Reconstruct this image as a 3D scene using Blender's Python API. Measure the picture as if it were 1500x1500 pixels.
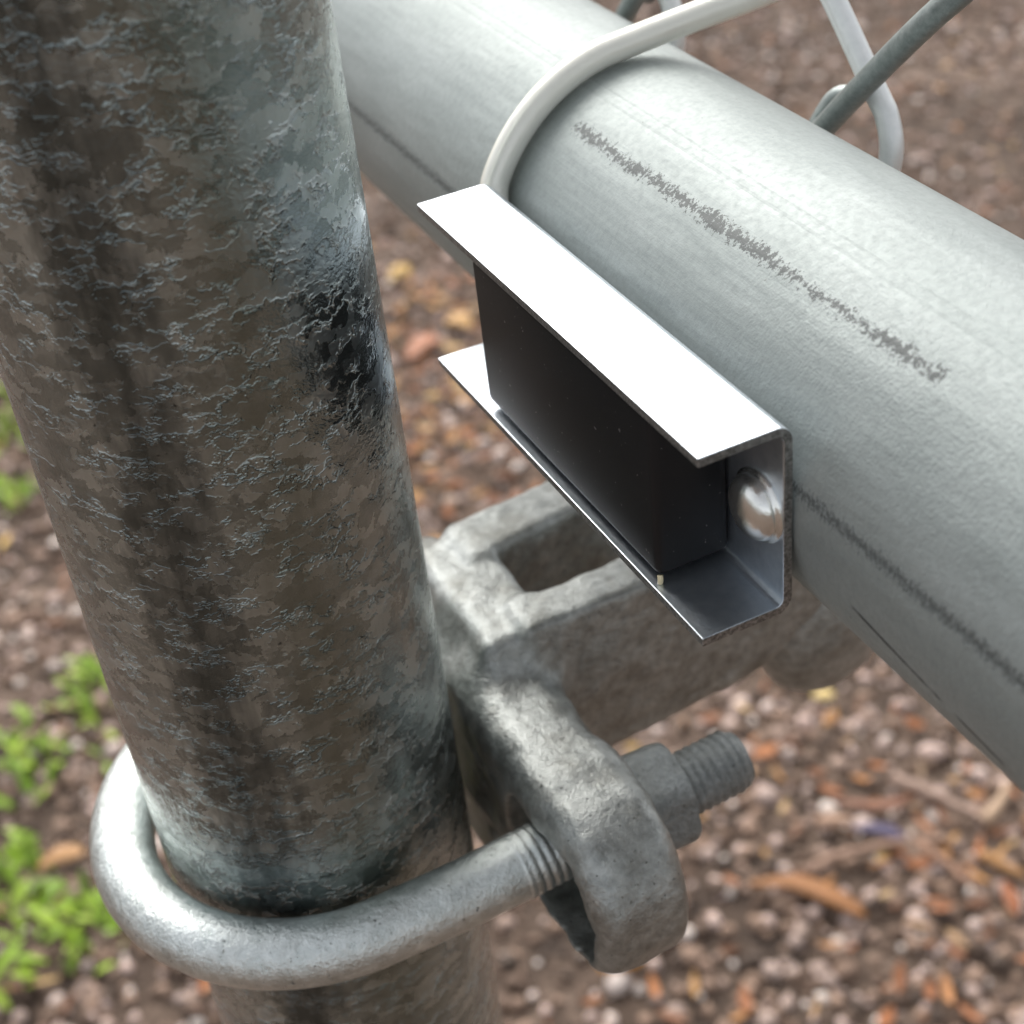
import bpy, bmesh, math, random
import numpy as np
from mathutils import Matrix, Vector, noise as mnoise

for o in list(bpy.data.objects):
    bpy.data.objects.remove(o, do_unlink=True)
scene = bpy.context.scene
COL = scene.collection
random.seed(7)
rng = np.random.default_rng(11)
H = 0.90                      # camera height above the ground (m); hardware is laid out in mm below/above it

def W(x, y, z):               # millimetres measured from the post axis / camera height -> metres
    return Vector((x * 0.001, y * 0.001, H + z * 0.001))

# ------------------------------------------------------------------ camera
R_ = np.array([[0.89288679, -0.33551421, 0.30030549],
               [-0.43926531, -0.50241374, 0.74473245],
               [-0.09899071, -0.79687555, -0.59597835]])
CAM_MM = np.array([-28.268, -156.779, 0.0])
F_PX = 2337.0
cd = bpy.data.cameras.new('camera')
cam = bpy.data.objects.new('camera', cd)
COL.objects.link(cam)
m3 = np.stack([R_[:, 0], -R_[:, 1], -R_[:, 2]], axis=1)
mw = Matrix([list(r) for r in m3]).to_4x4()
mw.translation = W(*CAM_MM)
cam.matrix_world = mw
cd.sensor_width = 36.0
cd.lens = 36.0 * F_PX / 1500.0
cd.clip_start = 0.01
cd.clip_end = 300.0
cd.dof.use_dof = True
cd.dof.focus_distance = 0.172
cd.dof.aperture_fstop = 30.0
scene.camera = cam

# ------------------------------------------------------------------ sky, sun, exposure
SUN_EL, SUN_AZ = math.radians(44), math.radians(14)      # azimuth clockwise from +Y
world = bpy.data.worlds.new('World')
scene.world = world
world.use_nodes = True
wn, wl = world.node_tree.nodes, world.node_tree.links
bg = wn['Background']
sky = wn.new('ShaderNodeTexSky')
sky.sky_type = 'NISHITA'
sky.sun_disc = False
sky.sun_elevation = SUN_EL
sky.sun_rotation = SUN_AZ
sky.air_density = 1.0
sky.dust_density = 4.0
sky.ozone_density = 1.0
hs = wn.new('ShaderNodeHueSaturation')
hs.inputs['Saturation'].default_value = 0.22      # thin overcast: almost white sky
wl.new(sky.outputs[0], hs.inputs['Color'])
wl.new(hs.outputs[0], bg.inputs['Color'])
bg.inputs['Strength'].default_value = 0.15

sd = bpy.data.lights.new('sun', 'SUN')
sd.energy = 1.5
sd.angle = math.radians(45)
sd.color = (1.0, 0.97, 0.92)
sun = bpy.data.objects.new('sun', sd)
COL.objects.link(sun)
sdir = Vector((math.sin(SUN_AZ) * math.cos(SUN_EL), math.cos(SUN_AZ) * math.cos(SUN_EL), math.sin(SUN_EL)))
sun.rotation_euler = sdir.to_track_quat('Z', 'Y').to_euler()
sun.location = (0, 0, 3)

scene.view_settings.view_transform = 'Standard'
scene.view_settings.look = 'None'
scene.view_settings.exposure = 0.75
scene.view_settings.gamma = 1.0
scene.cycles.max_bounces = 6
scene.cycles.diffuse_bounces = 3
scene.cycles.glossy_bounces = 4
scene.cycles.use_adaptive_sampling = True
scene.cycles.adaptive_threshold = 0.015
scene.view_settings.use_curve_mapping = False

# ------------------------------------------------------------------ node helper
class NT:
    def __init__(self, name):
        self.m = bpy.data.materials.new(name)
        self.m.use_nodes = True
        self.t = self.m.node_tree
        self.n = self.t.nodes
        self.l = self.t.links
        self.b = self.n['Principled BSDF']
    def new(self, typ, inputs=None, **props):
        nd = self.n.new(typ)
        for k, v in props.items():
            setattr(nd, k, v)
        for k, v in (inputs or {}).items():
            self.put(nd.inputs[k], v)
        return nd
    def put(self, sock, v):
        if isinstance(v, bpy.types.NodeSocket):
            self.l.new(v, sock)
        else:
            sock.default_value = v
    def math(self, op, a, b=0.0, c=None, clamp=False):
        nd = self.n.new('ShaderNodeMath')
        nd.operation = op
        nd.use_clamp = clamp
        self.put(nd.inputs[0], a)
        self.put(nd.inputs[1], b)
        if c is not None:
            self.put(nd.inputs[2], c)
        return nd.outputs[0]
    def vmath(self, op, a, b):
        nd = self.n.new('ShaderNodeVectorMath')
        nd.operation = op
        self.put(nd.inputs[0], a)
        self.put(nd.inputs[1], b)
        return nd.outputs[0]
    def scale(self, vec, s):
        nd = self.n.new('ShaderNodeMapping')
        self.put(nd.inputs['Vector'], vec)
        nd.inputs['Scale'].default_value = s
        return nd.outputs[0]
    def noise(self, vec, s=1.0, detail=3.0, rough=0.55, color=False):
        nd = self.new('ShaderNodeTexNoise', {'Vector': vec, 'Scale': s, 'Detail': detail, 'Roughness': rough})
        return nd.outputs['Color' if color else 'Fac']
    def ramp(self, fac, stops, interp='LINEAR'):
        nd = self.n.new('ShaderNodeValToRGB')
        cr = nd.color_ramp
        cr.interpolation = interp
        while len(cr.elements) > 1:
            cr.elements.remove(cr.elements[-1])
        cr.elements[0].position = stops[0][0]
        c = stops[0][1]
        cr.elements[0].color = (c, c, c, 1) if isinstance(c, (int, float)) else (*c, 1)
        for p, c in stops[1:]:
            e = cr.elements.new(p)
            e.color = (c, c, c, 1) if isinstance(c, (int, float)) else (*c, 1)
        self.put(nd.inputs[0], fac)
        return nd.outputs[0]
    def mix(self, fac, a, b, mode='MIX'):
        nd = self.n.new('ShaderNodeMix')
        nd.data_type = 'RGBA'
        nd.blend_type = mode
        for s, v in ((nd.inputs[0], fac), (nd.inputs[6], a), (nd.inputs[7], b)):
            if not isinstance(v, bpy.types.NodeSocket) and s.type == 'RGBA' and len(v) == 3:
                v = (*v, 1)
            self.put(s, v)
        return nd.outputs[2]
    def bump(self, height, dist, strength=1.0, normal=None):
        nd = self.new('ShaderNodeBump', {'Height': height, 'Distance': dist, 'Strength': strength})
        if normal is not None:
            self.l.new(normal, nd.inputs['Normal'])
        return nd.outputs[0]
    def uv(self):
        return self.new('ShaderNodeUVMap', uv_map='mm').outputs[0]
    def obj_mm(self):
        return self.scale(self.new('ShaderNodeTexCoord').outputs['Object'], (1000, 1000, 1000))
    def sep(self, v):
        nd = self.new('ShaderNodeSeparateXYZ', {0: v})
        return nd.outputs[0], nd.outputs[1], nd.outputs[2]
    def out(self, color=None, rough=None, metal=None, normal=None, **kw):
        b = self.b
        if color is not None:
            self.put(b.inputs['Base Color'], color if isinstance(color, bpy.types.NodeSocket) else (*color, 1))
        if rough is not None:
            self.put(b.inputs['Roughness'], rough)
        if metal is not None:
            self.put(b.inputs['Metallic'], metal)
        if normal is not None:
            self.put(b.inputs['Normal'], normal)
        for k, v in kw.items():
            self.put(b.inputs[k], v)
        return self.m

# ------------------------------------------------------------------ materials
def mat_post():
    t = NT('galvanised_post_zinc')
    uv = t.uv()
    warp = t.vmath('SUBTRACT', t.noise(uv, 0.42, 3, 0.62, True), (0.5, 0.5, 0.5))
    co = t.vmath('ADD', uv, t.vmath('MULTIPLY', warp, (6.5, 5.0, 0)))
    # flow lips of the zinc: wavy, mostly horizontal crests
    e1 = t.new('ShaderNodeTexVoronoi', {'Vector': t.scale(co, (0.36, 0.74, 1)), 'Scale': 1.0}, feature='DISTANCE_TO_EDGE').outputs['Distance']
    v1 = t.new('ShaderNodeTexVoronoi', {'Vector': t.scale(co, (0.36, 0.74, 1)), 'Scale': 1.0})
    s1, s1b, _ = t.sep(v1.outputs['Color'])
    crest = t.ramp(e1, [(0.0, 1.0), (0.04, 0.75), (0.12, 0.0)])
    fine = t.noise(uv, 1.7, 2, 0.6)
    u, v, _ = t.sep(uv)
    on = t.ramp(t.noise(t.scale(uv, (0.20, 0.30, 1)), 1.0, 2, 0.6), [(0.47, 0.0), (0.60, 1.0)])
    h = t.math('MULTIPLY', t.math('MULTIPLY', crest, on), 0.36)
    h = t.math('ADD', h, t.math('MULTIPLY', s1b, 0.04))
    h = t.math('ADD', h, t.math('MULTIPLY', fine, 0.20))
    # drawing scratches along the pipe on its left flank
    str_ = t.noise(t.scale(uv, (1.9, 0.35, 1)), 1.0, 2, 0.65)
    d = t.math('ABSOLUTE', t.math('SUBTRACT', u, 43.0))
    sband = t.math('SUBTRACT', 1.0, t.math('DIVIDE', d, 6.5), clamp=True)
    h = t.math('ADD', h, t.math('MULTIPLY', t.math('MULTIPLY', str_, sband), 0.75))
    h = t.math('ADD', h, t.math('MULTIPLY', t.noise(t.scale(uv, (0.15, 0.06, 1)), 1.0, 1, 0.5), 1.1))
    n = t.bump(h, 0.00040, 1.0)
    col = t.ramp(s1, [(0.1, (0.285, 0.325, 0.32)), (0.5, (0.355, 0.40, 0.393)), (0.9, (0.50, 0.55, 0.54))])
    # dark and olive reflection bands painted into the zinc colour along the pipe
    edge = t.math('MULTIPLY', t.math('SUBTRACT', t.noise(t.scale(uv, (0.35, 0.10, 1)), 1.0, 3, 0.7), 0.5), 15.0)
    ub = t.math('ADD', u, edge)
    dark_refl = t.math('SUBTRACT', 1.0, t.math('DIVIDE', t.math('ABSOLUTE', t.math('SUBTRACT', ub, 54.5)), 6.0), clamp=True)
    col = t.mix(t.math('MULTIPLY', t.math('POWER', dark_refl, 0.6), 0.78), col, (0.045, 0.056, 0.056))
    olive_refl = t.math('SUBTRACT', 1.0, t.math('DIVIDE', t.math('ABSOLUTE', t.math('SUBTRACT', ub, 67.0)), 9.0), clamp=True)
    col = t.mix(t.math('MULTIPLY', olive_refl, 0.5), col, (0.135, 0.145, 0.10))
    pits = t.ramp(t.noise(uv, 1.1, 2, 0.75), [(0.27, 1.0), (0.32, 0.0)])
    col = t.mix(t.math('MULTIPLY', pits, 0.85), col, (0.05, 0.05, 0.045))
    rough = t.ramp(s1, [(0.2, 0.18), (0.8, 0.30)])
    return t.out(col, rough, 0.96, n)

def mat_rail():
    t = NT('galvanised_rail_zinc')
    uv = t.uv()
    u, v, _ = t.sep(uv)
    base = t.noise(t.scale(uv, (0.14, 0.05, 1)), 1.0, 4, 0.6)
    col = t.ramp(base, [(0.3, (0.325, 0.36, 0.35)), (0.7, (0.40, 0.435, 0.425))])
    mott = t.noise(uv, 1.1, 5, 0.7)
    col = t.mix(t.ramp(mott, [(0.42, 0.0), (0.72, 0.45)]), col, (0.26, 0.285, 0.275))
    wob = t.math('MULTIPLY', t.math('SUBTRACT', t.noise(t.scale(uv, (0.0, 0.08, 1)), 1.0, 3), 0.5), 1.1)
    uu = t.math('ADD', u, wob)
    def band(c, w, src=u):
        d = t.math('ABSOLUTE', t.math('SUBTRACT', src, c))
        return t.math('SUBTRACT', 1.0, t.math('DIVIDE', d, w), clamp=True)
    # printed ink smear, broken up: runs along the pipe at 122 degrees
    vlim = t.math('MULTIPLY', t.math('GREATER_THAN', v, -62.0), t.math('LESS_THAN', v, 8.0))
    cells = t.math('ADD', t.noise(uv, 1.5, 3, 0.8), t.math('MULTIPLY', t.math('SUBTRACT', t.noise(t.scale(uv, (0.1, 0.16, 1)), 1.0, 2), 0.59), 0.5))
    b1 = t.math('MULTIPLY', t.math('POWER', band(54.17, 1.55, uu), 0.7), vlim)
    smear = t.math('MULTIPLY', t.ramp(t.math('ADD', t.math('MULTIPLY', b1, 0.32), cells), [(0.70, 0.0), (0.74, 1.0)]), t.math('GREATER_THAN', b1, 0.05))
    col = t.mix(t.math('MULTIPLY', smear, 0.85), col, (0.085, 0.088, 0.088))
    # seam scale line low on the side
    cells2 = t.noise(t.scale(uv, (1.2, 2.4, 1)), 1.2, 3, 0.8)
    b2 = band(37.1, 1.5, t.math('ADD', u, t.math('MULTIPLY', wob, 0.25)))
    seam = t.math('MULTIPLY', t.ramp(t.math('ADD', t.math('MULTIPLY', b2, 0.28), cells2), [(0.62, 0.0), (0.76, 1.0)]), t.math('GREATER_THAN', b2, 0.03))
    col = t.mix(t.math('MULTIPLY', seam, 0.75), col, (0.09, 0.10, 0.10))
    # thin dark scratches underneath
    b3 = t.math('MULTIPLY', band(40.1, 0.35, t.math('SUBTRACT', u, t.math('MULTIPLY', v, 0.18))), t.math('MULTIPLY', t.math('LESS_THAN', v, -62.0), t.math('GREATER_THAN', v, -96.0)))
    sc = t.math('MULTIPLY', t.ramp(t.noise(t.scale(uv, (0.1, 0.16, 1)), 1.0, 3), [(0.45, 0.0), (0.53, 1.0)]), t.math('GREATER_THAN', b3, 0.2))
    col = t.mix(t.math('MULTIPLY', sc, 0.85), col, (0.03, 0.035, 0.035))
    specks = t.ramp(t.noise(uv, 0.85, 2, 0.8), [(0.24, 1.0), (0.27, 0.0)])
    col = t.mix(t.math('MULTIPLY', specks, 0.6), col, (0.12, 0.10, 0.07))
    # relief: die lines, pimply zinc on the camera side, seam
    b4 = t.math('MAXIMUM', band(58.9, 0.45), band(60.4, 0.35))
    lines = t.noise(t.scale(uv, (2.2, 0.02, 1)), 1.0, 3, 0.6)
    # crinkles of the coat, running round the pipe, strongest at its near end
    nearness = t.ramp(t.math('MULTIPLY', v, -0.01), [(0.3, 0.15), (0.75, 1.0)])
    crink = t.noise(t.scale(uv, (0.9, 1.9, 1)), 1.0, 3, 0.6)
    pimple = t.noise(uv, 3.0, 3, 0.65)
    h = t.math('MULTIPLY', t.math('ADD', t.math('MULTIPLY', crink, 0.55), t.math('MULTIPLY', pimple, 0.7)), nearness)
    h = t.math('ADD', h, t.math('MULTIPLY', lines, 0.10))
    h = t.math('SUBTRACT', h, t.math('MULTIPLY', b4, 0.25))
    h = t.math('SUBTRACT', h, t.math('MULTIPLY', seam, 0.3))
    n = t.bump(h, 0.0002, 1.0)
    n = t.bump(t.noise(t.scale(uv, (0.22, 0.05, 1)), 1.0, 2, 0.5), 0.0008, 0.35, n)
    rough = t.ramp(mott, [(0.3, 0.50), (0.7, 0.62)])
    return t.out(col, rough, 0.5, n)

def mat_zinc(name, lo, hi, rough=(0.35, 0.5), bump=0.00025, scale=0.9, dirt=0.35, metal=0.85, pit=0.30):
    t = NT(name)
    co = t.obj_mm()
    big = t.noise(co, scale * 0.28, 4, 0.6)
    med = t.noise(co, scale, 5, 0.7)
    col = t.ramp(med, [(0.3, lo), (0.7, hi)])
    col = t.mix(t.math('MULTIPLY', t.ramp(big, [(0.45, 0.0), (0.68, 1.0)]), dirt), col, (0.16, 0.15, 0.12))
    pits = t.ramp(t.noise(co, scale * 1.9, 3, 0.75), [(pit, 1.0), (pit + 0.05, 0.0)])
    col = t.mix(t.math('MULTIPLY', pits, 0.8), col, (0.05, 0.05, 0.045))
    h = t.math('ADD', t.math('MULTIPLY', med, 1.0), t.math('MULTIPLY', t.noise(co, scale * 4.5, 3, 0.7), 0.35))
    h = t.math('SUBTRACT', h, t.math('MULTIPLY', pits, 0.3))
    n = t.bump(h, bump, 1.0)
    r = t.ramp(med, [(0.3, rough[0]), (0.7, rough[1])])
    return t.out(col, r, metal, n)

def mat_sheet():
    t = NT('bright_zinc_plated_sheet')
    co = t.obj_mm()
    med = t.noise(co, 0.8, 4, 0.6)
    gr = t.noise(co, 5.0, 2, 0.6)
    col = t.ramp(med, [(0.3, (0.60, 0.66, 0.72)), (0.7, (0.72, 0.77, 0.82))])
    n = t.bump(t.math('ADD', med, t.math('MULTIPLY', gr, 0.25)), 0.00004, 0.8)
    return t.out(col, t.ramp(gr, [(0.3, 0.28), (0.7, 0.42)]), 0.95, n)

def mat_edge():
    t = NT('cut_sheet_edge')
    co = t.obj_mm()
    col = t.ramp(t.noise(co, 2.2, 4, 0.7), [(0.35, (0.14, 0.14, 0.135)), (0.65, (0.42, 0.42, 0.41))])
    return t.out(col, 0.45, 0.8, t.bump(t.noise(co, 4.0, 3), 0.0001, 0.6))

def mat_block():
    t = NT('black_plastic')
    co = t.obj_mm()
    dust = t.ramp(t.noise(co, 1.1, 2, 0.8), [(0.70, 0.0), (0.725, 1.0)])
    scr = t.ramp(t.noise(t.scale(co, (0.25, 0.25, 3.0)), 1.0, 2, 0.7), [(0.70, 0.0), (0.76, 1.0)])
    col = t.mix(t.math('MULTIPLY', scr, 0.06), (0.010, 0.010, 0.011), (0.12, 0.12, 0.12))
    col = t.mix(t.math('MULTIPLY', dust, 0.5), col, (0.35, 0.33, 0.32))
    n = t.bump(t.noise(co, 6.0, 3, 0.7), 0.00003, 0.6)
    return t.out(col, 0.5, 0.0, n, **{'Specular IOR Level': 0.3})

def mat_simple(name, col, rough, metal=0.0, **kw):
    t = NT(name)
    return t.out(col, rough, metal, **kw)

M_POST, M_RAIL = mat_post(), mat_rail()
M_CAST = mat_zinc('hot_dip_cast_zinc', (0.27, 0.283, 0.272), (0.53, 0.55, 0.53), (0.31, 0.48), 0.00028, 0.6, 0.45)
M_UBOLT = mat_zinc('zinc_coated_rod', (0.56, 0.605, 0.585), (0.84, 0.88, 0.86), (0.26, 0.42), 0.00030, 0.6, 0.25, 0.9, 0.30)
M_NUT = mat_zinc('dull_zinc_nut', (0.22, 0.24, 0.237), (0.42, 0.44, 0.435), (0.42, 0.6), 0.0005, 0.9, 0.25, 0.75)
M_THREAD = M_NUT
M_TIE = mat_zinc('pale_aluminium_wire', (0.86, 0.85, 0.77), (0.90, 0.89, 0.81), (0.30, 0.38), 0.00003, 0.5, 0.0, 0.3, 0.1)
M_WIRE = mat_zinc('galvanised_fabric_wire', (0.80, 0.82, 0.80), (0.88, 0.89, 0.87), (0.30, 0.40), 0.00008, 0.9, 0.0, 0.35, 0.2)
M_WIRE_DULL = mat_zinc('dark_fabric_wire', (0.20, 0.23, 0.225), (0.34, 0.37, 0.36), (0.40, 0.52), 0.00012, 0.9, 0.1, 0.7, 0.2)  # darker grey zinc for one of the two wire directions
M_SHEET, M_EDGE, M_BLOCK = mat_sheet(), mat_edge(), mat_block()
M_SCREW = mat_zinc('plated_screw', (0.82, 0.82, 0.78), (0.92, 0.92, 0.88), (0.16, 0.26), 0.00005, 0.6, 0.0, 0.95, 0.1)
M_GLUE = mat_simple('clear_glue', (0.80, 0.70, 0.45), 0.15)

# ------------------------------------------------------------------ mesh helpers (mm in, metres out)
def link(name, verts, faces, mat, parent=None, smooth=True, uvs=None, origin=None, mats=None, fmat=None):
    """verts in mm (post frame); origin in mm"""
    org = np.array(origin if origin is not None else (0, 0, 0), float)
    v = (np.asarray(verts, float) - org) * 0.001
    me = bpy.data.meshes.new(name)
    me.from_pydata(v.tolist(), [], faces)
    if uvs is not None:
        lay = me.uv_layers.new(name='mm')
        lay.data.foreach_set('uv', np.asarray(uvs, np.float32).ravel())
    for mm in (mats or [mat]):
        me.materials.append(mm)
    if fmat is not None:
        me.polygons.foreach_set('material_index', fmat)
    me.polygons.foreach_set('use_smooth', [smooth] * len(me.polygons))
    me.update()
    ob = bpy.data.objects.new(name, me)
    COL.objects.link(ob)
    place(ob, org, parent)
    return ob

PLACED = {}
def place(ob, org, parent):
    PLACED[ob.name] = np.array(org, float)
    if parent is None:
        ob.location = W(*org)
    else:
        ob.parent = parent
        ob.location = Vector((np.array(org) - PLACED[parent.name]) * 0.001)

def empty(name, org):
    e = bpy.data.objects.new(name, None)
    e.empty_display_size = 0.02
    COL.objects.link(e)
    place(e, org, None)
    return e

def tag(o, label=None, cat=None, group=None, kind=None):
    for k, v in (('label', label), ('category', cat), ('group', group), ('kind', kind)):
        if v:
            o[k] = v
    return o

def frames(P):
    P = np.asarray(P, float)
    T = np.gradient(P, axis=0)
    T /= np.linalg.norm(T, axis=1)[:, None]
    n = np.cross(T[0], (0.12, 0.31, 0.94))
    n /= np.linalg.norm(n)
    N = [n]
    for i in range(1, len(P)):
        n = N[-1] - T[i] * (N[-1] @ T[i])
        N.append(n / np.linalg.norm(n))
    N = np.array(N)
    return T, N, np.cross(T, N)

def tube_data(P, rad, seg=24, cap=True):
    P = np.asarray(P, float)
    T, N, B = frames(P)
    n = len(P)
    th = np.arange(seg) / seg * 2 * math.pi
    if callable(rad):
        Rr = np.array([[rad(i, a) for a in th] for i in range(n)])
    else:
        Rr = np.broadcast_to(np.asarray(rad, float).reshape(-1, 1), (n, seg)) if np.ndim(rad) else np.full((n, seg), float(rad))
    V = P[:, None, :] + Rr[..., None] * (np.cos(th)[None, :, None] * N[:, None, :] + np.sin(th)[None, :, None] * B[:, None, :])
    V = V.reshape(-1, 3).tolist()
    Fc = []
    for i in range(n - 1):
        for j in range(seg):
            k = (j + 1) % seg
            Fc.append((i * seg + j, i * seg + k, (i + 1) * seg + k, (i + 1) * seg + j))
    if cap:
        Fc.append(tuple(range(seg - 1, -1, -1)))
        Fc.append(tuple((n - 1) * seg + j for j in range(seg)))
    return V, Fc

def tube(name, P, rad, mat, parent=None, seg=24, origin=None):
    V, Fc = tube_data(P, rad, seg)
    return link(name, V, Fc, mat, parent, True, origin=origin if origin is not None else P[0])

def spline(pts, n=12):
    pts = np.asarray(pts, float)
    p = np.vstack([2 * pts[0] - pts[1], pts, 2 * pts[-1] - pts[-2]])
    out = []
    for i in range(1, len(p) - 2):
        for t in np.linspace(0, 1, n, endpoint=False):
            a, b, c, d = p[i - 1:i + 3]
            out.append(0.5 * ((2 * b) + (c - a) * t + (2 * a - 5 * b + 4 * c - d) * t * t + (3 * b - a - 3 * c + d) * t ** 3))
    out.append(pts[-1])
    return np.array(out)

def pipe(name, axis, along, R, ring_pos, seg, seam_dir, mat, parent=None, bore=None, origin=None):
    """straight hollow pipe with arc-length UVs. axis: fixed point, along: unit dir, seam_dir: where u=0"""
    along = np.asarray(along, float)
    s = np.asarray(seam_dir, float)
    q = np.cross(along, s)
    pos = np.asarray(ring_pos, float)
    n = len(pos)
    th = np.arange(seg + 1) / seg * 2 * math.pi
    V, UV = [], []
    base = np.asarray(axis, float)
    for p in pos:
        for a in th[:-1]:
            V.append(base + along * p + R * (math.cos(a) * s + math.sin(a) * q))
    Fc, U = [], []
    for i in range(n - 1):
        for j in range(seg):
            k = (j + 1) % seg
            Fc.append((i * seg + j, i * seg + k, (i + 1) * seg + k, (i + 1) * seg + j))
            U += [(th[j] * R, pos[i]), (th[j + 1] * R, pos[i]), (th[j + 1] * R, pos[i + 1]), (th[j] * R, pos[i + 1])]
    # inner bore at each end so that the ends read as a tube
    bi = R - 2.4
    off = len(V)
    for e, (p0, p1) in enumerate(((pos[0], pos[0] + 30), (pos[-1], pos[-1] - 30))):
        st = 0 if e == 0 else (n - 1) * seg
        o2 = len(V)
        for p in (p0, p1):
            for a in th[:-1]:
                V.append(base + along * p + bi * (math.cos(a) * s + math.sin(a) * q))
        for j in range(seg):
            k = (j + 1) % seg
            Fc.append((st + j, o2 + j, o2 + k, st + k) if e == 0 else (st + j, st + k, o2 + k, o2 + j))
            U += [(0, 0)] * 4
            Fc.append((o2 + j, o2 + seg + j, o2 + seg + k, o2 + k) if e == 0 else (o2 + j, o2 + k, o2 + seg + k, o2 + seg + j))
            U += [(0, 0)] * 4
    return link(name, V, Fc, mat, parent, True, U, origin=origin if origin is not None else base + along * pos[0])

# ------------------------------------------------------------------ ground
def ground_z(x, y):
    d = math.hypot(x - 0.5, y - 0.9)
    a = min(1.0, max(0.0, (6 - d) / 4))
    return (0.012 * mnoise.noise((x * 2.3, y * 2.3, 0.3)) + 0.006 * mnoise.noise((x * 9, y * 9, 4.1))) * a - 0.004

def make_ground():
    t = NT('brown_gritty_soil')
    co = t.new('ShaderNodeTexCoord').outputs['Object']
    a = t.noise(co, 3.5, 5, 0.65)
    b = t.noise(co, 45.0, 5, 0.7)
    c = t.noise(co, 160.0, 3, 0.7)
    col = t.ramp(t.math('ADD', t.math('MULTIPLY', a, 0.45), t.math('MULTIPLY', b, 0.55)),
                 [(0.38, (0.024, 0.015, 0.010)), (0.5, (0.095, 0.063, 0.044)), (0.64, (0.30, 0.215, 0.165))])
    col = t.mix(t.ramp(c, [(0.5, 0.0), (0.75, 0.4)]), col, (0.24, 0.165, 0.125))
    n = t.bump(t.math('ADD', b, t.math('MULTIPLY', c, 0.4)), 0.012, 0.9)
    m = t.out(col, 0.95, 0.0, n)
    k = np.linspace(-1, 1, 181)
    g = np.sinh(k * 5.2) / math.sinh(5.2) * 60
    xs, ys = g + 0.5, g + 0.9
    V = [(x, y, ground_z(x, y)) for y in ys for x in xs]
    nn = len(xs)
    Fc = [(j * nn + i, j * nn + i + 1, (j + 1) * nn + i + 1, (j + 1) * nn + i) for j in range(nn - 1) for i in range(nn - 1)]
    me = bpy.data.meshes.new('ground')
    me.from_pydata(V, [], Fc)
    me.materials.append(m)
    me.polygons.foreach_set('use_smooth', [True] * len(me.polygons))
    ob = bpy.data.objects.new('ground', me)
    COL.objects.link(ob)
    tag(ob, 'brown gritty soil with fine gravel', None, None, 'structure')
make_ground()

def px_ground(px, py):
    """point of the ground plane seen at a place of the photograph, in metres (used once to lay things out)"""
    v = np.array([px - 750, py - 750, F_PX])
    r = R_ @ v
    t = -H * 1000 / r[2]
    p = CAM_MM + t * r
    return p[0] / 1000, p[1] / 1000

# ---- gravel
ICO = None
def ico():
    bm = bmesh.new()
    bmesh.ops.create_icosphere(bm, subdivisions=1, radius=1)
    v = np.array([list(x.co) for x in bm.verts])
    f = np.array([[x.index for x in p.verts] for p in bm.faces])
    bm.free()
    return v, f

def mesh_np(name, V, Fc, mat, smooth=True):
    me = bpy.data.meshes.new(name)
    nv, nf, k = len(V), len(Fc), Fc.shape[1]
    me.vertices.add(nv)
    me.vertices.foreach_set('co', V.astype(np.float32).ravel())
    me.loops.add(nf * k)
    me.loops.foreach_set('vertex_index', Fc.astype(np.int32).ravel())
    me.polygons.add(nf)
    me.polygons.foreach_set('loop_start', np.arange(0, nf * k, k, dtype=np.int32))
    me.polygons.foreach_set('use_smooth', np.full(nf, smooth))
    me.materials.append(mat)
    me.update(calc_edges=True)
    me.validate()
    ob = bpy.data.objects.new(name, me)
    COL.objects.link(ob)
    return ob

def rot_z(n):
    a = rng.uniform(0, 2 * math.pi, n)
    c, s = np.cos(a), np.sin(a)
    z, o = np.zeros(n), np.ones(n)
    return np.stack([np.stack([c, -s, z], -1), np.stack([s, c, z], -1), np.stack([z, z, o], -1)], 1)

def make_gravel():
    t = NT('mixed_gravel')
    r = t.new('ShaderNodeNewGeometry').outputs['Random Per Island']
    col = t.ramp(r, [(0.0, (0.04, 0.027, 0.018)), (0.25, (0.13, 0.08, 0.052)), (0.45, (0.26, 0.17, 0.12)),
                     (0.60, (0.33, 0.215, 0.15)), (0.75, (0.42, 0.32, 0.275)), (0.88, (0.62, 0.46, 0.40)), (0.96, (0.82, 0.72, 0.65))])
    co = t.new('ShaderNodeTexCoord').outputs['Object']
    col = t.mix(t.ramp(t.noise(co, 300, 3), [(0.4, 0.0), (0.7, 0.4)]), col, (0.16, 0.11, 0.09))
    m = t.out(col, 0.8)
    bv, bf = ico()
    n = 98000
    # along-view falloff: more stones nearer the fence
    X = rng.uniform(-0.9, 2.6, n)
    Y = 0.05 + 3.0 * rng.uniform(0, 1, n) ** 1.5
    dens = np.array([mnoise.noise((x * 3.1, y * 3.1, 7.7)) for x, y in zip(X, Y)])
    keep = rng.uniform(-0.75, 0.55, n) < dens + 0.35 - 0.45 * np.clip((X - 0.7) / 0.6, 0, 1)
    X, Y = X[keep], Y[keep]
    n = len(X)
    size = 0.0023 + 0.0052 * rng.beta(1.2, 4.2, n) * 1.7
    jit = 1 + rng.uniform(-0.22, 0.22, (n, len(bv)))
    sc = np.stack([size * rng.uniform(0.9, 1.4, n), size, size * rng.uniform(0.55, 0.9, n)], -1)
    V = bv[None] * jit[..., None] * sc[:, None, :]
    V = np.einsum('nij,nkj->nki', rot_z(n), V)
    Z = np.array([ground_z(x, y) for x, y in zip(X, Y)]) + sc[:, 2] * 0.45
    V += np.stack([X, Y, Z], -1)[:, None, :]
    Fc = bf[None] + (np.arange(n) * len(bv))[:, None, None]
    ob = mesh_np('gravel', V.reshape(-1, 3), Fc.reshape(-1, 3), m)
    tag(ob, 'pinkish grey gravel strewn over the soil', 'gravel', None, 'stuff')
make_gravel()

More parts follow.
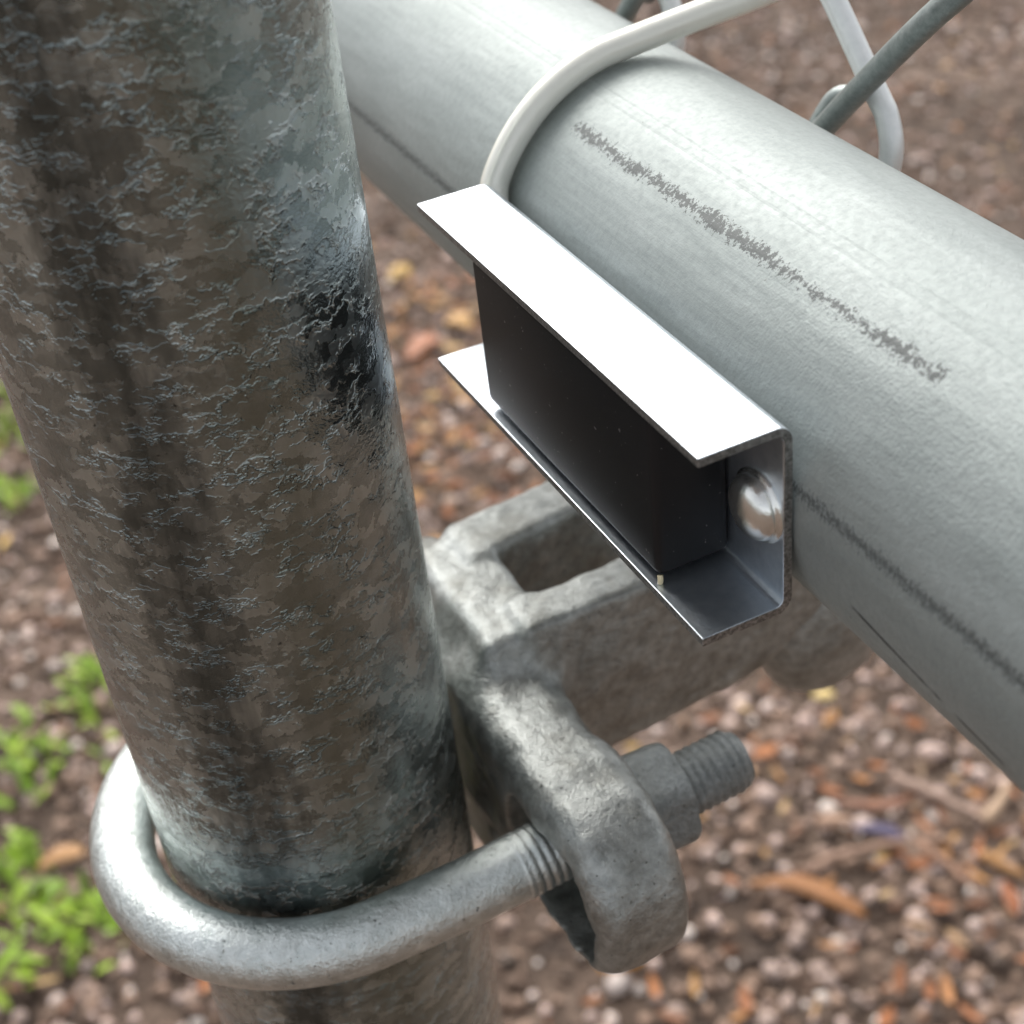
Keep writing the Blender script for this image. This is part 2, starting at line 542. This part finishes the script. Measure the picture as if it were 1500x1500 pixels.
def make_litter():
    t = NT('dry_leaf_litter')
    r = t.new('ShaderNodeNewGeometry').outputs['Random Per Island']
    col = t.ramp(r, [(0.0, (0.09, 0.045, 0.025)), (0.3, (0.22, 0.085, 0.035)), (0.55, (0.36, 0.13, 0.045)),
                     (0.75, (0.42, 0.22, 0.07)), (0.92, (0.35, 0.24, 0.15)), (1.0, (0.55, 0.35, 0.10))])
    m = t.out(col, 0.75)
    n = 3200
    X = rng.uniform(-0.6, 2.4, n)
    Y = 0.1 + 2.7 * rng.uniform(0, 1, n) ** 1.25
    # drift centres where the wind has left more of it
    cs = [px_ground(620, 480), px_ground(640, 620), px_ground(1400, 1250), px_ground(1250, 1150), px_ground(650, 720), px_ground(1120, 1290)]
    for k, (cx, cy) in enumerate(cs):
        mN = (200, 190, 70, 30, 150, 15)[k]
        X = np.r_[X, rng.normal(cx, 0.10 if k != 2 else 0.07, mN)]
        Y = np.r_[Y, rng.normal(cy, 0.12 if k != 2 else 0.06, mN)]
    n = len(X)
    L = rng.uniform(0.003, 0.013, n)
    Wd = L * rng.uniform(0.12, 0.5, n)
    u = np.array([-1, -0.35, 0.35, 1.0])
    w = np.array([0.15, 1.0, 0.85, 0.08])
    curl = rng.uniform(0.05, 0.35, n)
    V = np.zeros((n, 8, 3))
    for i in range(4):
        V[:, 2 * i, 0] = V[:, 2 * i + 1, 0] = u[i] * L
        V[:, 2 * i, 1] = w[i] * Wd
        V[:, 2 * i + 1, 1] = -w[i] * Wd
        V[:, 2 * i, 2] = V[:, 2 * i + 1, 2] = curl * L * (u[i] ** 2) + rng.uniform(0, 0.002, n)
    tilt = rng.normal(0, 0.25, n)
    V[..., 2] += V[..., 1] * np.tan(tilt)[:, None]
    V = np.einsum('nij,nkj->nki', rot_z(n), V)
    Z = np.array([ground_z(x, y) for x, y in zip(X, Y)]) + 0.007
    V += np.stack([X, Y, Z], -1)[:, None, :]
    bf = np.array([[0, 1, 3, 2], [2, 3, 5, 4], [4, 5, 7, 6]])
    Fc = bf[None] + (np.arange(n) * 8)[:, None, None]
    ob = mesh_np('leaf_litter', V.reshape(-1, 3), Fc.reshape(-1, 4), m)
    tag(ob, 'small rust brown leaf scraps scattered among the gravel', 'leaf litter', None, 'stuff')
make_litter()

# ---- single leaves and twigs that can be picked out
def leaf(name, pts_px, width, colr, label, cat, group=None, lift=0.010, thick=0.0009):
    """curved dry blade laid through ground points"""
    P = [px_ground(*p) for p in pts_px]
    P3 = np.array([(x, y, ground_z(x, y) + lift) for x, y in P]) * 1000
    P3[:, 2] -= H * 1000
    C = spline(P3, 5)
    n = len(C)
    T, _, _ = frames(C)
    V, Fc = [], []
    for i, (p, tt) in enumerate(zip(C, T)):
        s = i / (n - 1)
        w = width * (math.sin(math.pi * min(1, max(0.0, 0.06 + 0.9 * s ** 1.4))) ** 0.7) * 0.5
        side = np.cross(tt, (0, 0, 1)); side /= np.linalg.norm(side)
        up = np.array([0, 0, 1.0])
        for k, (a, h) in enumerate(((-1, 0.35), (0, 0.0), (1, 0.35), (1, 0.35 - 0.1), (0, -0.1), (-1, 0.35 - 0.1))):
            V.append(p + side * a * w + up * (h * w + (thick * 1000 if k < 3 else 0)))
    for i in range(n - 1):
        for k in range(6):
            j = (k + 1) % 6
            Fc.append((i * 6 + k, i * 6 + j, (i + 1) * 6 + j, (i + 1) * 6 + k))
    Fc += [tuple(range(5, -1, -1)), tuple((n - 1) * 6 + k for k in range(6))]
    t = NT(name + '_tissue')
    nz = t.noise(t.obj_mm(), 0.22, 4, 0.7)
    c2 = tuple(c * 0.3 for c in colr)
    m = t.out(t.mix(nz, c2, colr), 0.6)
    ob = link(name, V, Fc, m, None, True, origin=C[n // 2])
    return tag(ob, label, cat, group)

def twig(pts_px, r, colr, label, lift=0.012):
    P = [px_ground(*p) for p in pts_px]
    P3 = np.array([(x, y, ground_z(x, y) + lift) for x, y in P]) * 1000
    P3[:, 2] -= H * 1000
    C = spline(P3, 6)
    C += np.array([[random.uniform(-.6, .6) for _ in range(3)] for _ in C])
    t = NT('twig_bark')
    m = t.out(t.mix(t.noise(t.obj_mm(), 0.2, 3), tuple(c * 0.6 for c in colr), colr), 0.8)
    ob = tube('twig', C, np.linspace(r * 1.15, r * 0.6, len(C)), m, None, 8, origin=C[len(C) // 2])
    return tag(ob, label, 'twig', 'twigs on the gravel')

leaf('dry_leaf', [(1100, 1308), (1160, 1306), (1215, 1325), (1268, 1352)], 15, (0.38, 0.15, 0.035), 'curled orange brown leaf lying on gravel to the right of the bolt end', 'leaf', 'dry leaves on the gravel')
leaf('dry_leaf', [(1220, 1180), (1290, 1190), (1330, 1180)], 9, (0.27, 0.10, 0.045), 'short rust red leaf between the bolt end and the pale twig', 'leaf', 'dry leaves on the gravel')
leaf('dry_leaf', [(1250, 1222), (1290, 1226), (1325, 1238)], 11, (0.075, 0.055, 0.13), 'purple tinted leaf beside the crossed twigs at lower right', 'leaf', 'dry leaves on the gravel')
leaf('dry_leaf', [(1468, 1298), (1480, 1320), (1488, 1345)], 11, (0.40, 0.12, 0.03), 'small upright orange leaf at the right edge of the gravel', 'leaf', 'dry leaves on the gravel')
leaf('dry_leaf', [(880, 1438), (915, 1428), (945, 1418)], 15, (0.55, 0.24, 0.04), 'bright orange leaf on gravel just below the casting ear', 'leaf', 'dry leaves on the gravel')
leaf('dry_leaf', [(1190, 1026), (1222, 1024)], 13, (0.75, 0.55, 0.20), 'pale yellow leaf just under the rounded end of the fork', 'leaf', 'dry leaves on the gravel')
leaf('dry_leaf', [(60, 1285), (95, 1268), (130, 1262)], 16, (0.50, 0.25, 0.08), 'tan orange leaf between the weeds left of the bent rod', 'leaf', 'dry leaves on the gravel')
leaf('dry_leaf', [(575, 425), (587, 408), (600, 415)], 20, (0.62, 0.36, 0.05), 'yellow ochre leaf seen between the post and the channel top', 'leaf', 'dry leaves on the gravel')
leaf('dry_leaf', [(655, 483), (672, 478), (690, 488)], 22, (0.62, 0.33, 0.08), 'amber leaf close to the far end of the black block', 'leaf', 'dry leaves on the gravel')
leaf('dry_leaf', [(600, 540), (622, 515), (645, 505)], 28, (0.45, 0.15, 0.05), 'red brown leaf behind the post above the far channel corner', 'leaf', 'dry leaves on the gravel')
twig([(1305, 1150), (1350, 1168), (1400, 1190), (1450, 1215)], 4.2, (0.46, 0.32, 0.25), 'pale pinkish straight twig in the gravel at lower right')
twig([(1440, 1215), (1462, 1190), (1475, 1160)], 5.0, (0.52, 0.36, 0.24), 'short pale twig leaning against the pale pinkish twig')
twig([(1180, 1290), (1235, 1265), (1300, 1248), (1390, 1238)], 3.6, (0.38, 0.24, 0.17), 'long brown twig crossing above the curled orange leaf')
twig([(1345, 1248), (1385, 1275), (1430, 1310)], 3.4, (0.40, 0.23, 0.15), 'thin brown twig slanting down from the long brown twig')
twig([(1200, 1215), (1245, 1212)], 4.5, (0.62, 0.40, 0.28), 'stubby pale twig left of the purple tinted leaf')
twig([(1440, 1262), (1470, 1278), (1500, 1290)], 3.6, (0.50, 0.26, 0.10), 'orange brown twig running out at the right edge of the picture')

# ---- weeds
def weed_material():
    t = NT('fresh_weed_leaf')
    r = t.new('ShaderNodeNewGeometry').outputs['Random Per Island']
    col = t.ramp(r, [(0.0, (0.12, 0.21, 0.015)), (0.5, (0.25, 0.40, 0.03)), (1.0, (0.38, 0.52, 0.06))])
    return t.out(col, 0.5, 0.0, None, **{'Transmission Weight': 0.0, 'Subsurface Weight': 0.0})
M_WEED = weed_material()

def weed(px, py, spread, count, label):
    cx, cy = px_ground(px, py)
    V, Fc = [], []
    for i in range(count):
        a = random.uniform(0, 2 * math.pi)
        rr = spread * random.random() ** 0.6
        bx, by = cx + math.cos(a) * rr * 0.8, cy + math.sin(a) * rr
        bz = ground_z(bx, by)
        dirn = random.uniform(0, 2 * math.pi)
        ln = random.uniform(0.010, 0.030)
        wd = random.uniform(0.002, 0.0055)
        lean = random.uniform(0.35, 1.1)
        b0 = len(V)
        sx, sy = -math.sin(dirn), math.cos(dirn)
        for k, s in enumerate((0, 0.35, 0.7, 1.0)):
            w = wd * (0.35, 1.0, 0.8, 0.08)[k]
            x = bx + math.cos(dirn) * ln * s * lean
            y = by + math.sin(dirn) * ln * s * lean
            z = bz + 0.003 + ln * s * (1 - 0.45 * s * lean)
            V.append((x * 1000 + sx * w * 1000, y * 1000 + sy * w * 1000, (z - H) * 1000))
            V.append((x * 1000 - sx * w * 1000, y * 1000 - sy * w * 1000, (z - H) * 1000))
        for k in range(3):
            Fc.append((b0 + 2 * k, b0 + 2 * k + 1, b0 + 2 * k + 3, b0 + 2 * k + 2))
    ob = link('weed_clump', V, Fc, M_WEED, None, True, origin=(cx * 1000, cy * 1000, (ground_z(cx, cy) - H) * 1000))
    tag(ob, label, 'weed', 'green weeds left of the post')

weed(30, 1375, 0.065, 50, 'bright green weed clump lowest at the left edge')
weed(125, 1355, 0.05, 34, 'bright green weed clump beside the bend of the rod')
weed(25, 1270, 0.04, 24, 'light green weed clump at left edge level with the bend of the rod')
weed(85, 1085, 0.06, 34, 'loose green weed clump left of the top of the bent rod')
weed(25, 1135, 0.04, 26, 'sparse green weed patch at left edge below the tan soil')
weed(140, 1010, 0.035, 26, 'small green weed touching the left side of the post')
weed(2, 620, 0.08, 80, 'tall green weed patch highest at the left edge')
weed(5, 730, 0.035, 34, 'yellow green weed under the highest weed patch at left')

# ------------------------------------------------------------------ post
post = empty('fence_post', (0, 0, -H * 1000 - 60))
tag(post, 'thick galvanised steel post with crinkled zinc coat at the left', 'post')
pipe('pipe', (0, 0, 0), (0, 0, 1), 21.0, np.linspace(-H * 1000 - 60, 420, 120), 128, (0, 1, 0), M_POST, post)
capV, capF = [], []
prof = [(21.2, 400), (23.2, 400), (23.2, 424), (21.5, 430), (16, 436), (8, 439.5), (0.01, 440.5)]
for r, z in prof:
    for j in range(40):
        a = 2 * math.pi * j / 40
        capV.append((r * math.cos(a), r * math.sin(a), z))
for i in range(len(prof) - 1):
    for j in range(40):
        k = (j + 1) % 40
        capF.append((i * 40 + j, i * 40 + k, (i + 1) * 40 + k, (i + 1) * 40 + j))
link('cap', capV, capF, M_CAST, post, True, origin=(0, 0, 400))

# ------------------------------------------------------------------ gate frame: rail and the upright it is welded to
XB, ZB, RB = 63.74, -96.7, 21.0
gate = empty('gate_frame', (XB, -420, ZB))
tag(gate, 'smooth pale galvanised pipe running diagonally behind the white channel', 'pipe')
pipe('rail', (XB, 0, ZB), (0, 1, 0), RB, np.linspace(-420, 900, 133), 144, (0, 0, -1), M_RAIL, gate)
for yy in (-441, 921):
    pipe('upright', (XB, yy, 0), (0, 0, 1), RB, np.linspace(ZB - 60, 520, 30), 64, (0, 1, 0), M_RAIL, gate)

# ------------------------------------------------------------------ chain-link fabric above the rail
fabric = empty('chain_link_fabric', (86.5, 0, ZB))
tag(fabric, 'galvanised chain link wire mesh on the far side of the pipe at top right', 'wire mesh')
XF, Y0, Z0, P2 = 87.0, -3.2, -80.5, 26.0
RW = 1.55
def zigzag(k, sgn, rows=20):
    """one woven wire: from the knuckled bottom crossing up, swinging to the side sgn"""
    yc = Y0 + 2 * P2 * k
    P = []
    # knuckle: the wire runs past the crossing, then curls back round its neighbour
    ox = -1.7 * (1 if sgn < 0 else -1)
    if sgn < 0:
        P += [(XF + 3.2, yc + 6.2, Z0 - 3.4), (XF + 2.2, yc + 8.8, Z0 - 4.4), (XF - 0.6, yc + 9.2, Z0 - 8.4),
              (XF + ox, yc + 5.8, Z0 - 6.0), (XF + ox, yc, Z0)]
    else:
        P += [(XF - 0.5, yc - 1.5, Z0 - 15.0), (XF + 0.4, yc - 3.9, Z0 - 11.0), (XF + 1.2, yc - 4.4, Z0 - 6.6), (XF + ox, yc - 2.7, Z0 - 2.9), (XF + ox, yc, Z0)]
    for i in range(1, rows):
        side = sgn * P2 if i % 2 else 0
        yb, zb = yc + side, Z0 + i * P2
        ins = -1 if i % 2 else 1
        d = sgn * ins
        fx = 1.75 if (i % 2) == 0 else -1.75
        fx *= sgn
        # straight flank then a tight hooked bend
        P.append((XF + ox * (0.2 if i > 1 else 0.8), yc + (sgn * P2 * 0.5), zb - P2 * 0.5))
        P.append((XF + fx * 0.8, yb + d * 3.0, zb - 3.0))
        P.append((XF, yb - d * 1.2, zb))
        P.append((XF - fx * 0.8, yb + d * 3.0, zb + 3.0))
    C = spline(P, 7)
    return C
for k in range(-8, 17):
    for sgn in (-1, 1):
        tube('wire', zigzag(k, sgn), RW, M_WIRE if sgn > 0 else M_WIRE_DULL, fabric, 12)

# ------------------------------------------------------------------ tie wire round the rail
tp = []
RT = RB + 2.0
for a in np.linspace(163, 98, 40):
    r = math.radians(a)
    y = 13.0 + (163 - a) / 65 * 1.8 - 4.0 * max(0, (a - 150) / 13) ** 2
    tp.append((XB + RT * math.cos(r), y, ZB + RT * math.sin(r)))
tp += [(66.5, 15.0, -73.4), (74.0, 14.8, -72.6), (82.0, 14.0, -71.6), (88.0, 12.8, -70.2), (92.0, 11.0, -67.5),
       (92.8, 9.0, -63.0), (90.5, 7.4, -59.6), (87.2, 6.6, -58.6)]
tie = tube('tie_wire', np.vstack([np.array(tp[:40]), spline(tp[39:], 6)[1:]]), 1.85, M_TIE, None, 16)
tag(tie, 'thick pale cream tie wire looped over the diagonal pipe', 'wire')

# ------------------------------------------------------------------ bracket on the rail: channel, black block, screw
BLK_N, BLK_F = -43.8, -2.2
SCREW = (-49.3, -96.2, 3.75)
br = empty('channel_bracket', (42.2, -20.5, -107.4))
tag(br, 'bright zinc channel bracket with white glaring top holding a black block', 'bracket')
YN, YF = -53.4, 11.6         # near and far end
XO, XI = 42.6, 32.2          # back plate, front lip edges
ZT, ZBt = -84.6, -107.5
TH = 1.05
def channel_profile(inset):
    """outer (inset 0) or inner (inset TH) C profile in XZ, open towards -X"""
    rad = max(0.5, 1.9 - inset)
    xo, zt, zb = XO - inset, ZT - inset, ZBt + inset
    pts = [(XI, zt)]
    for a in np.linspace(90, 0, 6):
        pts.append((xo - rad + rad * math.cos(math.radians(a)), zt - rad + rad * math.sin(math.radians(a))))
    for a in np.linspace(0, -90, 6):
        pts.append((xo - rad + rad * math.cos(math.radians(a)), zb + rad + rad * math.sin(math.radians(a))))
    pts.append((XI - 0.2, zb))
    return pts
po, pi_ = channel_profile(0), channel_profile(TH)
n = len(po)
ys = [YN, YN + 0.12] + list(np.linspace(YN + 4, YF - 4, 8)) + [YF - 0.12, YF]
V, Fc, fm = [], [], []
for iy, y in enumerate(ys):
    e = 0.10 if iy in (0, len(ys) - 1) else 0.0       # tiny burr-break on the cut ends
    prof = [(x, z) for x, z in po] + [(x, z) for x, z in pi_[::-1]]
    cxs, czs = (XI + XO) / 2, (ZT + ZBt) / 2
    for x, z in prof:
        V.append((x, y, z))
N = 2 * n
for i in range(len(ys) - 1):
    for k in range(N):
        j = (k + 1) % N
        Fc.append((i * N + k, i * N + j, (i + 1) * N + j, (i + 1) * N + k))
        fm.append(1 if k in (n - 1, N - 1) else 0)
for base, flip in ((0, False), ((len(ys) - 1) * N, True)):
    for k in range(n - 1):
        q = (base + k, base + N - 1 - k, base + N - 2 - k, base + k + 1)
        Fc.append(q[::-1] if flip else q)
        fm.append(1)
ch = link('channel', V, Fc, None, br, False, origin=(42.2, -20.5, -107.4), mats=[M_SHEET, M_EDGE], fmat=fm)
bv = ch.modifiers.new('bevel', 'BEVEL')
bv.width = 0.00014
bv.segments = 2
bv.limit_method = 'ANGLE'
bv.angle_limit = math.radians(40)
ch['label'] = 'bright zinc sheet bent into a C shape'

def rbox(name, lo, hi, r, mat, parent, seg=3):
    bm = bmesh.new()
    bmesh.ops.create_cube(bm, size=1)
    lo, hi = np.array(lo, float), np.array(hi, float)
    for v in bm.verts:
        v.co = Vector((lo + hi) / 2 + np.array(v.co) * (hi - lo))
    bmesh.ops.bevel(bm, geom=list(bm.edges), offset=r, segments=seg, affect='EDGES', profile=0.5)
    V = [tuple(v.co) for v in bm.verts]
    bm.verts.index_update()
    Fc = [tuple(v.index for v in f.verts) for f in bm.faces]
    bm.free()
    return link(name, V, Fc, mat, parent, True, origin=((lo[0] + hi[0]) / 2, (lo[1] + hi[1]) / 2, lo[2]))
blk = rbox('block', (32.7, BLK_N, ZBt + TH + 0.75), (XO - TH - 0.1, BLK_F, ZT - TH - 0.05), 1.0, M_BLOCK, br)
blk['label'] = 'matte black rectangular block inside the channel'
# screw: domed slotted head seated on the back plate
SY, SZ, SR = SCREW
V, Fc = [], []
prof = [(SR * 1.08, 0.0), (SR * 1.08, 0.35), (SR * 0.96, 0.4), (SR * 0.97, 0.7), (SR * 0.93, 1.2), (SR * 0.82, 1.8), (SR * 0.62, 2.25), (SR * 0.42, 2.5), (SR * 0.25, 2.62), (0.01, 2.7)]
sg = 40
for r, h in prof:
    for j in range(sg):
        a = 2 * math.pi * j / sg
        V.append((XO - TH - h, SY + r * math.cos(a), SZ + r * math.sin(a)))
for i in range(len(prof) - 1):
    for j in range(sg):
        k = (j + 1) % sg
        Fc.append((i * sg + j, i * sg + k, (i + 1) * sg + k, (i + 1) * sg + j))
sh = link('screw_head', V, Fc, M_SCREW, br, True, origin=(XO - TH, SY, SZ))
sh['label'] = 'shiny domed screw head at the near end of the channel'
V, Fc = tube_data([(XO - TH + 0.2, SY, SZ), (XO + 7.5, SY, SZ)], 2.0, 20)
link('screw_shank', V, Fc, M_SCREW, br, True, origin=(XO, SY, SZ))
V, Fc = tube_data(spline([(32.9, BLK_N + 0.2, ZBt + TH + 0.1), (32.9, BLK_N + 0.1, ZBt + TH + 0.5), (33.0, BLK_N + 0.3, ZBt + TH + 1.0)], 4), 0.32, 8)
link('glue_bead', V, Fc, M_GLUE, br, True, origin=(32.9, BLK_N, ZBt + TH))

# ------------------------------------------------------------------ U-bolt
ub = empty('u_bolt', (0, 0, -160.5))
tag(ub, 'bent galvanised rod hooked round the post with a threaded end', 'u-bolt')
ZU, RU, RR = -160.5, 26.2, 4.4
P = [(x, -RU, ZU) for x in np.arange(53.0, 18.0, -0.15)] + [(x, -RU, ZU) for x in np.arange(18.0, 0.1, -1.5)]
P += [(-RU * math.sin(a), -RU * math.cos(a), ZU) for a in np.linspace(0, math.pi, 72)]
P += [(x, RU, ZU) for x in np.arange(1.5, 18.0, 1.5)] + [(x, RU, ZU) for x in np.arange(18.0, 53.0, 0.15)]
P = np.array(P)
P[:, 2] += np.clip(P[:, 0] - 10, 0, None) * 0.055
def urad(i, a):
    x = P[i][0]
    if x > 19.0:
        ph = (x / 1.27 + (a / (2 * math.pi)) * (1 if P[i][1] < 0 else -1)) % 1.0
        tri = abs(ph - 0.5) * 2
        fade = min(1.0, (x - 19.0) / 1.5) * (0.65 if x < 30 else 1.0)
        end = min(1.0, (53.2 - x) / 1.6)
        return (RR + 0.1 - fade * 0.28 * tri ** 1.4) * (0.8 + 0.2 * end)
    return RR
V, Fc = tube_data(P, urad, 28)
mid = [0 if P[min(f[0] // 28, len(P) - 1)][0] < 30.0 else 1 for f in Fc]
link('rod', V, Fc, None, ub, True, origin=(0, 0, ZU), mats=[M_UBOLT, M_THREAD], fmat=mid)

def nut(yc):
    bm = bmesh.new()
    x0, x1, af = 35.6, 42.6, 6.8
    R6 = af / math.cos(math.radians(30))
    rings = [(x0, 0.93), (x0 + 0.7, 1.0), (x1 - 0.9, 1.0), (x1, 0.9)]
    sg = 48
    V, Fc = [], []
    for x, s in rings:
        for j in range(sg):
            a = 2 * math.pi * j / sg
            aa = (a - math.radians(NUT_ROT)) % (math.pi / 3) - math.pi / 6
            hexr = af / math.cos(aa)
            r = min(hexr, R6 * 0.955) if s == 1.0 else min(hexr, R6 * s)
            V.append((x, yc + r * math.cos(a), ZU + 1.6 + r * math.sin(a)))
    for i in range(3):
        for j in range(sg):
            k = (j + 1) % sg
            Fc.append((i * sg + j, i * sg + k, (i + 1) * sg + k, (i + 1) * sg + j))
    hole = len(V)
    for x in (x0, x1):
        for j in range(sg):
            a = 2 * math.pi * j / sg
            V.append((x, yc + 4.0 * math.cos(a), ZU + 1.6 + 4.0 * math.sin(a)))
    for j in range(sg):
        k = (j + 1) % sg
        Fc.append((hole + j, hole + k, k, j))
        Fc.append((3 * sg + j, 3 * sg + k, hole + sg + k, hole + sg + j))
    bm.free()
    o = link('nut', V, Fc, M_NUT, ub, True, origin=(40, yc, ZU))
    md = o.modifiers.new('split', 'EDGE_SPLIT')
    md.split_angle = math.radians(28)
    return o
NUT_ROT = 16
nut(-RU)
nut(RU)

# ------------------------------------------------------------------ cast fork latch (iso-surface of a blended shape, so it reads as a casting)
def casting():
    h = 0.55
    lo = np.array([17.0, -50.0, -192.0]); hi = np.array([102.0, 50.0, -137.0])
    ns = np.ceil((hi - lo) / h).astype(int) + 1
    gx, gy, gz = [lo[i] + h * np.arange(ns[i]) for i in range(3)]
    X, Y, Z = np.meshgrid(gx, gy, gz, indexing='ij')
    X, Y, Z = X.astype(np.float32), Y.astype(np.float32), Z.astype(np.float32)
    def box(c, s, r):
        qx, qy, qz = np.abs(X - c[0]) - s[0] + r, np.abs(Y - c[1]) - s[1] + r, np.abs(Z - c[2]) - s[2] + r
        return np.sqrt(np.maximum(qx, 0) ** 2 + np.maximum(qy, 0) ** 2 + np.maximum(qz, 0) ** 2) + np.minimum(np.maximum(qx, np.maximum(qy, qz)), 0) - r
    def smin(a, b, k):
        g = np.clip(0.5 + 0.5 * (b - a) / k, 0, 1)
        return b + (a - b) * g - k * g * (1 - g)
    def smax(a, b, k):
        return -smin(-a, -b, k)
    def capx(yc, zc, r, x0, x1, rr, sy=0.0):
        """rounded disc with axis X, stretched by sy in Y"""
        dy = np.maximum(np.abs(Y - yc) - sy, 0)
        d2 = np.sqrt(dy ** 2 + (Z - zc) ** 2) - r + rr
        dx = np.abs(X - (x0 + x1) / 2) - (x1 - x0) / 2 + rr
        return np.sqrt(np.maximum(d2, 0) ** 2 + np.maximum(dx, 0) ** 2) + np.minimum(np.maximum(d2, dx), 0) - rr
    # clamp bar along Y and its two rounded ears
    d = box((29.0, 0, -160.8), (6.5, 29, 12.8), 3.8)
    for s in (-1, 1):
        d = smin(d, capx(s * (29.0 if s < 0 else 25.0), -160.8, 12.9, 22.5, 35.6, 3.2, 2.3 if s < 0 else 0.5), 2.0)
    # low plateau behind the saddle, carrying the two arms
    d = smin(d, box((29.0, 6.0, -170.0), (6.0, 15.0, 15.0), 3.5), 2.0)
    d = smin(d, box((32.3, 8.4, -153.2), (5.9, 13.6, 11.2), 2.5), 6.0)
    ya = 17.6 + 0.14 * np.clip(X - 36, 0, 30)
    def arm(yc, sy):
        qx, qy, qz = np.abs(X - 57.0) - 23.0, np.abs(Y - yc) - sy + 1.5, np.abs(Z + 155.2) - 14.2 + 1.5
        return np.sqrt(np.maximum(qx, 0) ** 2 + np.maximum(qy, 0) ** 2 + np.maximum(qz, 0) ** 2) + np.minimum(np.maximum(qx, np.maximum(qy, qz)), 0) - 1.5
    arms = np.minimum(arm(-2.0, 4.1), arm(ya, 4.9))
    # underside of the arms rises towards the tip
    arms = smax(arms, (-(Z + 169.3) + np.maximum(X - 50, 0) * 0.10 + np.maximum(X - 68, 0) * 0.5), 2.0)
    d = smin(d, arms, 2.2)
    # window between the arms
    win = np.maximum(np.maximum(np.abs(X - 52) - 14.5 - 0.0, -(X - 33.4 - 0.42 * (13.0 - Y))), np.maximum(2.0 - Y, Y - (12.6 + 0.14 * np.clip(X - 36, 0, 30))))
    win = np.maximum(win, -(Z + 200))
    d = smax(d, -win, 1.6)
    # rounded cross end joining the tips
    kn = np.sqrt(((X - 86.5) / 12.0) ** 2 + ((Z + 168.0) / 15.0) ** 2 + (np.maximum(np.abs(Y - 7.0) - 4.5, 0) / 7.5) ** 2)
    d = smin(d, (kn - 1) * 8.5, 3.0)
    # saddle for the post, a ragged notch at its top, and oversize bolt pockets
    d = smax(d, 21.35 - np.sqrt(X ** 2 + Y ** 2), 0.8)
    d = smax(d, (1 - np.sqrt(((X - 22.3) / 4.0) ** 2 + ((Y - 5.5) / 9.0) ** 2 + ((Z + 141) / 9.0) ** 2)) * 4.0, 0.8)
    for s in (-1, 1):
        d = smax(d, -capx(s * 27.5, -161.0, 5.6, 10.0, 50.0, 0.4, 2.2), 0.35)
        d = smax(d, -capx(s * 28.0, -162.6, 9.4, 10.0, 30.5, 0.6, 3.0), 0.35)
    # lumpy hot-dip surface
    def vn(s, seed):
        rr = np.random.default_rng(seed).uniform(-1, 1, (64, 64, 64)).astype(np.float32)
        a, b, c = X / s + 100, Y / s + 100, Z / s + 300
        i, j, k = np.floor(a).astype(int), np.floor(b).astype(int), np.floor(c).astype(int)
        fa, fb, fc = a - i, b - j, c - k
        fa, fb, fc = [q * q * (3 - 2 * q) for q in (fa, fb, fc)]
        out = 0
        for di in (0, 1):
            for dj in (0, 1):
                for dk in (0, 1):
                    w = (fa if di else 1 - fa) * (fb if dj else 1 - fb) * (fc if dk else 1 - fc)
                    out = out + w * rr[(i + di) % 64, (j + dj) % 64, (k + dk) % 64]
        return out
    d = d + 0.42 * vn(9.0, 1) + 0.20 * vn(3.2, 2) + 0.10 * vn(1.5, 3)
    # surface nets
    ins = d < 0
    c = [ins[i:ins.shape[0] - 1 + i, j:ins.shape[1] - 1 + j, k:ins.shape[2] - 1 + k] for i in (0, 1) for j in (0, 1) for k in (0, 1)]
    cnt = sum(a.astype(np.int8) for a in c)
    act = (cnt > 0) & (cnt < 8)
    idx = -np.ones(act.shape, int)
    ii = np.argwhere(act)
    idx[act] = np.arange(len(ii))
    corner = lambda o: d[ii[:, 0] + o[0], ii[:, 1] + o[1], ii[:, 2] + o[2]]
    acc = np.zeros((len(ii), 3)); wn_ = np.zeros(len(ii))
    offs = [(i, j, k) for i in (0, 1) for j in (0, 1) for k in (0, 1)]
    for o in offs:
        for ax in range(3):
            if o[ax] == 0:
                p = list(o); p[ax] = 1
                a, b = corner(o), corner(p)
                cr = (a < 0) != (b < 0)
                t = np.where(cr, a / np.where(np.abs(a - b) < 1e-9, 1, a - b), 0)
                pt = np.tile(np.array(o, float), (len(ii), 1)); pt[:, ax] = t
                acc += pt * cr[:, None]; wn_ += cr
    V = lo + h * (ii + acc / wn_[:, None])
    Q = []
    for ax in range(3):
        a0 = np.take(ins, range(0, ins.shape[ax] - 1), ax)
        a1 = np.take(ins, range(1, ins.shape[ax]), ax)
        e = np.argwhere(a0 != a1)
        sgn = a0[tuple(e.T)]
        b, cc = (ax + 1) % 3, (ax + 2) % 3
        ok = (e[:, b] > 0) & (e[:, cc] > 0) & (e[:, b] < act.shape[b]) & (e[:, cc] < act.shape[cc])
        e, sgn = e[ok], sgn[ok]
        q = []
        for db, dc in ((-1, -1), (0, -1), (0, 0), (-1, 0)):
            f = e.copy(); f[:, b] += db; f[:, cc] += dc
            q.append(idx[tuple(f.T)])
        q = np.stack(q, 1)
        q[~sgn] = q[~sgn][:, ::-1]
        Q.append(q)
    Q = np.vstack(Q)
    return V, Q
V, Q = casting()
org = np.array([30.0, 0, -160.5])
ob = mesh_np('fork_latch', (V - org) * 0.001, Q, M_CAST)
place(ob, org, None)
tag(ob, 'rough cast grey fork latch clamped between the post and the pipe', 'latch')
